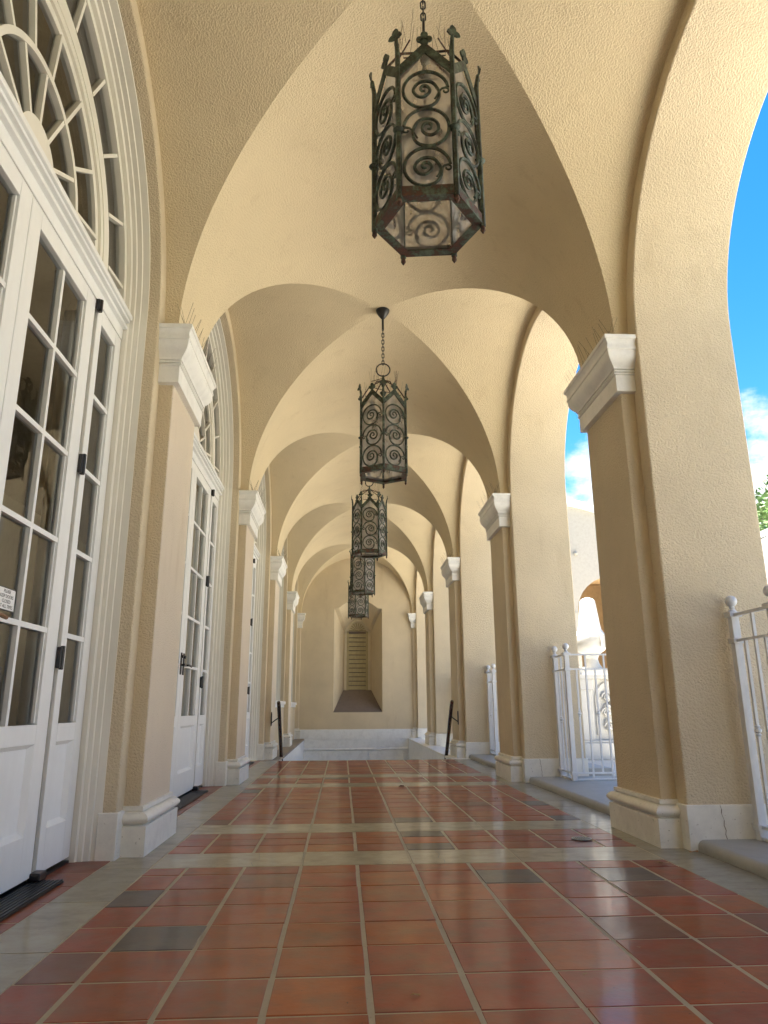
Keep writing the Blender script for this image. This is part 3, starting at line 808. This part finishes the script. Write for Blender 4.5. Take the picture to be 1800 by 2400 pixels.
# stone base courses
def course(z0, z1, joints, y=-.02):
    xs = [-W2]+joints+[W2]
    mb = MB()
    for a, b_ in zip(xs, xs[1:]): mb.box(a+.003, b_-.003, y, .04, z0+.002, z1-.002)
    mb.box(-W2, W2, y+.008, .03, z0, z1)
    return mb
course(-.016, .214, [-.93, -.22, .48, 1.2]).build('base_course', STONEW, ew, bev=.003)
course(-.225, -.018, [-.62, .12, .85], -.03).build('base_course', STONEW, ew, bev=.003)
mb = MB(); mb.prism([(-.03, -.225), (-.055, -.235), (-.062, -.255), (-.05, -.275), (-.03, -.29), (.04, -.29), (.04, -.225)], 'x', -W2, W2); mb.build('string_moulding', STONEW, ew)
course(-.75, -.29, [-.9, .25, 1.1], -.03).build('base_course', STONEW, ew, bev=.003)
course(-2.4, -.75, [-.3, .7], -.03).build('base_course', STONEW, ew, bev=.003)

# ------------------------------------------------------------------ stairs and stairwell
st = thing('staircase', 'stone staircase dropping out of sight between white side walls', 'stairs', (0, YED, 0))
mb = MB(); nst = 11; rs = .20; tr = .23
for i in range(nst):
    mb.box(-1.30, 1.30, i*tr+.002, (i+1)*tr+.002 if i < nst-1 else YEND-YED-.04, -(i+2)*rs, -(i+1)*rs)
mb.build('steps', STONE, st)
for s_ in (-1, 1):
    mb = MB(); mb.box(s_*1.29, s_*1.50, .002, YEND-YED-.035, -2.5, -.035); mb.build('side_wall', STONEW, st)
    mb = MB(); mb.box(s_*1.275, s_*1.60, .002, YEND-YED-.022, -.034, 0.0); mb.build('coping', LEDGE if s_ < 0 else CAPST, st, bev=.004)
for s_, lb in ((-1, 'dark wooden stair handrail on the left at the top of the stairs'), (1, 'dark wooden stair handrail on the right at the top of the stairs')):
    t = thing('handrail', lb, 'handrail', (s_*1.30, 11.10, 0), 'stair handrails')
    mb = MB(); mb.tube([(0, -.02, .80), (0, .0, .815), (0, .05, .78), (0, 2.2, -1.55)], [.020, .027, .028, .028], 12); mb.build('rail', RAILM, t)
    mb = MB(); mb.box(s_*.124, s_*.112, .20, .235, .48, .68); mb.tube([(s_*.118, .217, .52), (s_*.05, .217, .57), (0, .217, .60)], .008, 8); mb.tube([(s_*.118, .217, .66), (s_*.118, .217, .50)], .010, 6)
    mb.build('bracket', IRON, t)

# ------------------------------------------------------------------ lanterns
def spiral(u0, w0, rad, mir=1):
    """points (u,w) in the face plane: an outer turn winding in to the eye"""
    key = [(0, 1), (.68, 1), (.80, .90), (.92, .66), (1.02, .52), (1.25, .47), (1.5, .50), (1.65, .44), (1.82, .30), (2.0, .24), (2.3, .22), (2.55, .13), (2.75, .05)]
    pts = []; n_ = 84
    for i in range(n_+1):
        t = 2.75*i/n_
        for (a, ra), (b_, rb) in zip(key, key[1:]):
            if t <= b_+1e-9: r_ = ra+(rb-ra)*(t-a)/(b_-a); break
        sh = -.06*min(1, max(0, t-.8)); ang = 2*PI*t+.1
        pts.append((u0+mir*rad*(r_*math.cos(ang)+sh), w0+rad*r_*math.sin(ang)))
    return pts
def curl(u0, w0, rad, mir=1):
    P_ = [(.40, -.52), (.50, -.34), (.60, -.14), (.72, .02), (.86, .06)]
    for i in range(12):
        a = PI/2-.2-i*.42; r_ = .17*(1-i*.055); P_.append((.88+r_*math.cos(a), -.10+r_*math.sin(a)))
    return [(u0+mir*rad*a, w0+rad*b_) for a, b_ in P_]
RR = .240                                    # circumradius
ZB, ZE, ZG = 2.805, 3.455, 3.600             # bottom, eaves, gable peak (absolute)
apo = RR*math.cos(PI/6)
def lantern():
    t = thing('lantern', '', 'lantern', (0, 0, 0), 'hanging iron lanterns along the vault')
    O = 0.0
    V = [Vector((RR*math.cos(R(60*i)), RR*math.sin(R(60*i)), 0)) for i in range(6)]
    def fr(i):                                # face frame
        a, b_ = V[i], V[(i+1) % 6]; mid = (a+b_)/2; u = (b_-a).normalized(); nrm = mid.normalized(); return mid, u, nrm
    mb = MB(); mb.lathe([(.012, ZE+.98), (.020, ZE+.985), (.045, ZE+1.02), (.062, ZE+1.05), (.068, ZE+1.072), (.062, ZE+1.082)], (0, 0, 0), 24); mb.build('canopy', BLACK, t)
    mb = MB(); mb.tube([(0, 0, 4.31), (0, 0, ZE+.99)], .011, 8)
    mb.tube([(.024*math.cos(a), 0, 4.29+.024*math.sin(a)) for a in [2*PI*q/14 for q in range(14)]], .005, 6, closed=True)
    z = 4.27; j = 0
    while z > 3.965:
        L = .050
        pts = []
        for q in range(14):
            a = 2*PI*q/14; dx = .011*math.cos(a); dz = (L/2-.011)*(1 if math.sin(a) > 0 else -1)+.011*math.sin(a)
            pts.append((dx if j % 2 else 0, 0 if j % 2 else dx, z-L/2+dz+.012))
        mb.tube(pts, .0042, 5, closed=True); z -= L-.013; j += 1
    mb.tube([(0, .066*math.cos(a), 3.885+.066*math.sin(a)) for a in [2*PI*q/28 for q in range(28)]], .0065, 6, closed=True)
    mb.build('chain', BLACK, t)
    mb = MB(); mb.lathe([(.004, 3.70), (.016, 3.715), (.022, 3.75), (.030, 3.765), (.018, 3.78), (.010, 3.81), (.013, 3.825), (.004, 3.83)], (0, 0, 0), 12)
    mb.lathe([(.003, 3.60), (.02, 3.62), (.034, 3.645), (.014, 3.665), (.007, 3.71)], (0, 0, 0), 10)
    mb.build('hub', VERD, t)
    for i in range(6):
        a = R(60*i+30); p1 = Vector((apo*.98*math.cos(a), apo*.98*math.sin(a), ZG-.01)); p0 = Vector((.016*math.cos(a), .016*math.sin(a), 3.77)); mm = (p0+p1)/2+Vector((.02*math.cos(a), .02*math.sin(a), .03))
        mb = MB(); mb.tube([p0, mm, p1], .006, 6); mb.build('rod', RUST, t)
    # corner posts with collar and leaf finial
    for i in range(6):
        v = V[i]; d = v.normalized(); tdir = Vector((-d.y, d.x, 0))
        mb = MB(); mb.tube([v+Vector((0, 0, ZB-.01)), v+Vector((0, 0, ZE+.10)), v+d*.010+Vector((0, 0, ZE+.17))], [.0135, .0115, .0085], 6)
        mb.lathe([(.014, -.012), (.022, -.006), (.026, 0), (.022, .006), (.014, .012)], (v.x, v.y, (ZB+ZE)/2+.01), 10)
        po = mb.build('post', VERD, t)
        mb = MB(); c_ = v+d*.013+Vector((0, 0, ZE+.185))
        for ang, sc in ((90, .85), (205, .8), (-25, .8)):
            ca, sa = math.cos(R(ang)), math.sin(R(ang))
            sh = [(0, -.008), (.016, -.020), (.034, -.015), (.048, 0), (.034, .015), (.016, .020), (0, .008)]
            pts = []
            for (l, w_) in sh:
                uu = (l*ca-w_*sa)*sc; ww = (l*sa+w_*ca)*sc; pts.append((uu, ww))
            for off in (-.003, .003): mb.face([c_+tdir*uu+Vector((0, 0, ww))+d*(off+abs(uu)*.2) for uu, ww in pts])
            for q in range(len(pts)-1):
                (u1, w1), (u2, w2) = pts[q], pts[q+1]
                mb.face([c_+tdir*u1+Vector((0, 0, w1))+d*(-.003+abs(u1)*.2), c_+tdir*u2+Vector((0, 0, w2))+d*(-.003+abs(u2)*.2), c_+tdir*u2+Vector((0, 0, w2))+d*(.003+abs(u2)*.2), c_+tdir*u1+Vector((0, 0, w1))+d*(.003+abs(u1)*.2)])
        mb.build('leaf_finial', VERD, po)
        mb = MB(); mb.tube([v+Vector((0, 0, ZB-.045)), v+Vector((0, 0, ZB-.03)), v+Vector((0, 0, ZB-.01))], [.003, .012, .009], 6); mb.build('drop', RUST, po)
    hw = RR/2
    for i in range(6):
        mid, u, nr = fr(i)
        def Q(uu, z, o=0): return mid+u*uu+nr*o+Vector((0, 0, z))
        # bottom rim: a bevelled flat band
        mb = MB()
        for (o0, z0), (o1, z1) in (((.004, ZB+.048), (.004, ZB)), ((.004, ZB), (-.040, ZB+.002)), ((-.040, ZB+.002), (-.036, ZB+.012)), ((-.036, ZB+.012), (-.006, ZB+.014)), ((-.006, ZB+.014), (-.006, ZB+.048)), ((-.006, ZB+.048), (.004, ZB+.048))):
            def half(o): return (apo+o)*math.tan(PI/6)
            mb.face([Q(-half(o0), z0, o0), Q(half(o0), z0, o0), Q(half(o1), z1, o1), Q(-half(o1), z1, o1)])
        mb.build('bottom_rim', RIM, t)
        # gable
        mb = MB(); go = .004; gt = .034
        for sg in (-1, 1):
            quad = [(sg*(hw-.004), ZE-.03), (sg*(hw-.004), ZE+.028), (0, ZG+.006), (0, ZG-.052)]
            A_ = [Q(a, z_, go) for a, z_ in quad]; B_ = [Q(a, z_, go-.008) for a, z_ in quad]
            mb.face(A_); mb.face(B_)
            for q in range(4): mb.face([A_[q], A_[(q+1) % 4], B_[(q+1) % 4], B_[q]])
        for (a, z_, r_) in ((0, ZG+.048, .017), (-.020, ZG+.024, .016), (.020, ZG+.024, .016), (0, ZG+.012, .020)):
            ring = [(a+r_*math.cos(2*PI*q/10), z_+r_*math.sin(2*PI*q/10)) for q in range(10)]
            mb.face([Q(x_, y_, go+.001) for x_, y_ in ring]); mb.face([Q(x_, y_, go-.007) for x_, y_ in ring])
            for q in range(10): mb.face([Q(*ring[q], go+.001), Q(*ring[(q+1) % 10], go+.001), Q(*ring[(q+1) % 10], go-.007), Q(*ring[q], go-.007)])
        mb.build('gable', VERD, t)
        # scrollwork
        mb = MB(); rs_ = .098; zc0 = ZB+.140
        for j in range(3):
            zc = zc0+j*.2; mir = 1 if j != 1 else -1
            pts = spiral(0, zc, rs_, mir)
            mb.tube([Q(a, z_, .002) for a, z_ in pts], [.0076]*70+[.0076-.003*q/15 for q in range(15)], 5)
            cu_ = curl(0, zc, rs_, mir)
            mb.tube([Q(max(-hw+.012, min(hw-.012, a)), z_, .002) for a, z_ in cu_], .0048, 5)
        mb.build('scrollwork', VERD, t)
        mb = MB(); mb.face([Q(-hw+.01, ZB+.03, -.012), Q(hw-.01, ZB+.03, -.012), Q(hw-.01, ZE+.005, -.012), Q(0, ZG-.03, -.012), Q(-hw+.01, ZE+.005, -.012)]); mb.build('glass_panel', FROST, t, fix=False)
    for s_ in (-1, 1):
        mb = MB(); c0 = Vector((.055*s_, .01, 3.05)); tl = Vector((.25*s_, 0, -1)).normalized()
        pts = []
        for q in range(60):
            a = q/59*2*PI*4.2; rr_ = .019-.004*(q/59)
            pts.append(c0+Vector((rr_*math.cos(a), rr_*math.sin(a), 0))+tl*(.075*q/59))
        mb.tube(pts, .0052, 6); mb.tube([c0-tl*.05, c0-tl*.005], .016, 10)
        mb.build('bulb', BULB, t)
    mb = MB(); mb.tube([(0, 0, 3.70), (0, 0, 3.13)], .006, 6); mb.box(-.075, .075, -.012, .012, 3.10, 3.13); mb.build('bulb_holder', IRON, t)
    mb = MB(); rr = random.Random(5)
    for i in range(6):
        a0, a1 = R(60*i), R(60*i+60)
        for q in range(7):
            a = a0+(a1-a0)*q/6; ra = .13 if i % 2 else .19; zz = ZE+.12+(.0 if i % 2 == 0 else .16)
            p = Vector((ra*math.cos(a), ra*math.sin(a), zz)); mb.tube([p, p+Vector(((rr.random()-.5)*.05, (rr.random()-.5)*.05, .11+.05*rr.random()))], .0011, 3)
        ra = .13 if i % 2 else .19; zz = ZE+.12+(.0 if i % 2 == 0 else .16)
        mb.tube([(ra*math.cos(a0), ra*math.sin(a0), zz), (ra*math.cos(a1), ra*math.sin(a1), zz)], .004, 4)
    mb.build('bird_spikes', RUST, t)
    return t
L0 = lantern()
lant = [(-7, 'largest verdigris iron lantern, nearest the camera at the top of the picture'),
        (-93, 'second iron lantern from the camera, hanging on a full visible chain with a ring'),
        (-90-30, 'third iron lantern along the vault, its chain hidden behind the second lantern'),
        (-90+8.5, 'fourth iron lantern along the vault, its top hidden behind the third'),
        (-90-18.5, 'farthest and smallest iron lantern, in front of the end wall')]
for i, (rot, lb) in enumerate(lant):
    o = L0 if i == 0 else copy_tree(L0)
    o.location = (0.008, bc(i), 0); o.rotation_euler = (0, 0, R(rot)); o['label'] = lb

# ------------------------------------------------------------------ courtyard
mb = MB(); G = -.30
for x0, x1, y0, y1 in ((-400, 500, -300, -6.7), (-400, 500, 19.6, 900), (-400, -6.6, -6.7, 19.6), (2.3, 500, -6.7, 19.6)): mb.face([(x0, y0, G), (x1, y0, G), (x1, y1, G), (x0, y1, G)])
struct(mb.build('ground', GRASS, fix=False))
mb = MB(); mb.box(2.16, 30, -12, 45, -.5, -.10); struct(mb.build('courtyard_paving', PAVE, fix=False))

# fountain: carved wall pedestal with basin and tapering cap
ft = thing('fountain', 'white stone fountain with a bell shaped octagonal top, behind the middle fence', 'fountain', (4.15, 12.0, -.10))
mb = MB(); mb.box(-.95, .95, -.05, .9, 0, .26); mb.box(-.90, .90, 0, .85, .26, .30); mb.build('plinth', MARBLE, ft, bev=.01)
mb = MB(); mb.box(-.55, .55, .12, .8, .30, 1.28)
for s_ in (-1, 1): mb.box(s_*.55, s_*.36, .06, .12, .30, 1.10); mb.box(s_*.57, s_*.34, .04, .12, 1.10, 1.28)
mb.box(-.60, .60, .02, .85, 1.28, 1.36); mb.box(-.55, .55, .06, .8, 1.36, 1.45); mb.build('body', MARBLE, ft, bev=.01)
mb = MB()
for i in range(20):
    a, b_ = PI*i/20, PI*(i+1)/20; P2 = lambda r, a, y: (r*math.cos(a), y, .95+r*math.sin(a))
    mb.face([P2(.24, a, .09), P2(.30, a, .09), P2(.30, b_, .09), P2(.24, b_, .09)]); mb.face([P2(.24, a, .09), P2(.24, b_, .09), P2(.24, b_, .12), P2(.24, a, .12)]); mb.face([P2(.30, a, .09), P2(.30, b_, .09), P2(.30, b_, .12), P2(.30, a, .12)])
for s_ in (-1, 1): mb.box(s_*.24, s_*.30, .09, .12, .38, .95)
mb.build('niche_arch', MARBLE, ft)
mb = MB()
for s_ in (-1, 1):
    for (u, w_, r_) in ((.10, .98, .09), (.13, .74, .075), (.09, .52, .08)):
        pts = [(s_*(u+r_*(1-q/40)*math.cos(q*.33)), .085, w_+r_*(1-q/40)*math.sin(q*.33)) for q in range(40)]
        mb.tube(pts, .016, 6)
    for q in range(5): mb.tube([(s_*.03, .08, .45+q*.12), (s_*.12, .07, .50+q*.12), (s_*.17, .09, .47+q*.12)], [.02, .028, .006], 6)
mb.lathe([(.002, -.12), (.06, -.08), (.075, 0), (.06, .08), (.002, .12)], (0, .10, .90), 12)
mb.build('carving', MARBLE, ft)
def oct_loop(r, z, n=8): return [(r*math.cos(PI/8+2*PI*q/n), .42+r*math.sin(PI/8+2*PI*q/n), z) for q in range(n)]
mb = MB(); mb.lathe([(.30, 1.40), (.20, 1.50), (.17, 1.58), (.22, 1.66), (.38, 1.72), (.47, 1.80), (.50, 1.88), (.50, 1.93)], (0, .42, 0), 28); mb.v = [((x)*.60-.19, .42+(y-.42)*.6, z+.05) for x, y, z in mb.v]; mb.box(-.11, -.03, .04, .14, 1.80, 2.02); mb.build('basin', MARBLE, ft)
mb = MB(); prof = [(.51, 1.93), (.51, 1.97), (.42, 2.01), (.345, 2.08), (.31, 2.18), (.285, 2.32), (.25, 2.46), (.225, 2.58), (.17, 2.62), (.06, 2.645)]
loops = [oct_loop(r_, z) for r_, z in prof]
mb.grid(loops, False, True); mb.face(loops[-1]); mb.v = [((x)*.58-.19, .42+(y-.42)*.58, z+.05) for x, y, z in mb.v]; mb.build('bell_top', MARBLE, ft)

# opposite building with curved gable and arched passage
bd = thing('building', 'pale cream building with a curved gable and arched opening, beyond the fountain', 'building', (0, 25, 0))
def gz(x): return 8.20-.060*(x-6.3)**2
ac, arr, asz = 9.25, 1.27, 3.95
mb = MB(); xs = [2.0+.25*i for i in range(47)]
def add(x0, z0, x1, z1): mb.face([(x0, 0, z0), (x1, 0, z1), (x1, 0, gz(x1)), (x0, 0, gz(x0))])
pts = [(x, -.3) for x in xs if x <= ac-arr]+[(ac-arr, -.3)]
for a, b_ in zip(pts, pts[1:]): add(a[0], a[1], b_[0], b_[1])
arc = [(ac-arr*math.cos(PI*i/28), asz+arr*math.sin(PI*i/28)) for i in range(29)]
for a, b_ in zip(arc, arc[1:]): add(a[0], a[1], b_[0], b_[1])
pts = [(ac+arr, -.3)]+[(x, -.3) for x in xs if x > ac+arr]
for a, b_ in zip(pts, pts[1:]): add(a[0], a[1], b_[0], b_[1])
mb.build('facade', FAC, bd, fix=False)
mb = MB()
for a, b_ in zip(arc, arc[1:]): mb.face([(a[0], 0, a[1]), (b_[0], 0, b_[1]), (b_[0], 1.5, b_[1]), (a[0], 1.5, a[1])], True)
for s_ in (-1, 1): mb.face([(ac+s_*arr, 0, -.3), (ac+s_*arr, 1.5, -.3), (ac+s_*arr, 1.5, asz), (ac+s_*arr, 0, asz)])
mb.build('arch_reveal', FACR, bd, fix=False)
mb = MB()
for a, b_ in zip(xs, xs[1:]):
    for y0, y1, z0, z1 in ((-.14, -.14, -.20, .06), ): mb.face([(a, y0, gz(a)+z0), (b_, y0, gz(b_)+z0), (b_, y1, gz(b_)+z1), (a, y1, gz(a)+z1)])
    mb.face([(a, -.14, gz(a)+.06), (b_, -.14, gz(b_)+.06), (b_, .5, gz(b_)+.06), (a, .5, gz(a)+.06)]); mb.face([(a, -.14, gz(a)-.20), (b_, -.14, gz(b_)-.20), (b_, 0, gz(b_)-.20), (a, 0, gz(a)-.20)])
mb.build('coping', WHITEW, bd, fix=False)
mb = MB(); mb.box(2.0, ac-arr-.002, -.03, -.001, asz-.06, asz); mb.box(ac+arr+.002, 13.5, -.03, -.001, asz-.06, asz); mb.build('string_course', FAC, bd)
mb = MB(); mb.box(6.5, 12.5, 4.2, 4.4, -.3, 6.2); mb.box(6.5, 12.5, 1.5, 4.2, 5.6, 5.8); mb.box(6.4, 6.5, 1.5, 4.4, -.3, 5.8); mb.box(12.5, 12.6, 1.5, 4.4, -.3, 5.8); mb.build('passage', FACR, bd)
mb = MB(); mb.box(2.2, 13.4, .05, .45, 5.9, 6.0)
for a, b_ in zip(xs, xs[1:]): mb.face([(a, 9, gz(a)), (b_, 9, gz(b_)), (b_, 0, gz(b_)), (a, 0, gz(a))])
mb.build('roof', ROOFM, bd, fix=False)
mb = MB(); mb.lathe([(.05, -.06), (.08, 0), (.06, .06), (.02, .09)], (8.02, -.08, 6.05), 10); mb.tube([(8.02, .0, 6.05), (8.02, -.08, 6.05)], .02, 6); mb.build('wall_knob', FAC, bd)

# white building and tree at the right edge
wb = thing('building', 'white plastered building with a sloping top at the right edge, below the tree', 'building', (13.2, 20, 0))
mb = MB(); mb.prism([(-1.4, -.3), (9, -.3), (9, 9.5), (1.2, 6.55), (-1.4, 5.4)], 'y', 0, 8); mb.build('wall', WHITEW, wb, bev=.03)
mb = MB(); mb.prism([(-1.5, 5.40), (9.1, 9.60), (9.1, 9.78), (-1.5, 5.60)], 'y', -.12, 8.1); mb.build('coping', WHITEW, wb)
def tree(lab, x, y, h, cr, seed, n=9000, clumps=26):
    rr = random.Random(seed); t = thing('tree', lab, 'tree', (x, y, -.3))
    mb = MB(); fork = h*.42
    mb.tube([(0, 0, 0), (.1, .05, fork*.5), (0, 0, fork)], [.42, .32, .28], 10)
    cl = []
    for i in range(clumps):
        a = rr.random()*2*PI; r_ = cr*math.sqrt(rr.random())*.9; z = fork+(h-fork)*(.30+.62*(1-(r_/cr)**2)*(.55+.45*rr.random()))
        c_ = Vector((r_*math.cos(a), r_*math.sin(a), z)); cl.append((c_, cr*(.16+.12*rr.random())))
        mb.tube([(0, 0, fork-.3), c_*.45+Vector((0, 0, (fork)*.35)), c_], [.16, .09, .03], 6)
    mb.build('trunk', BARK, t)
    mb = MB()
    for i in range(n):
        c_, r_ = cl[rr.randrange(len(cl))]
        d = Vector((rr.gauss(0, 1), rr.gauss(0, 1), rr.gauss(0, .55))); d = d.normalized()*r_*(.55+.5*rr.random())
        p = c_+d; s_ = .10+.12*rr.random()
        u = Vector((rr.gauss(0, 1), rr.gauss(0, 1), rr.gauss(0, .5))).normalized(); v = u.cross(Vector((rr.gauss(0, 1), rr.gauss(0, 1), rr.gauss(0, 1)))).normalized()
        mb.face([p-u*s_, p+v*s_*.5, p+u*s_, p-v*s_*.5])
    mb.build('crown', LEAF, t, fix=False)
tree('spreading green tree rising above the white building at the right edge', 26.5, 34, 13.2, 8.5, 3, 26000, 46)
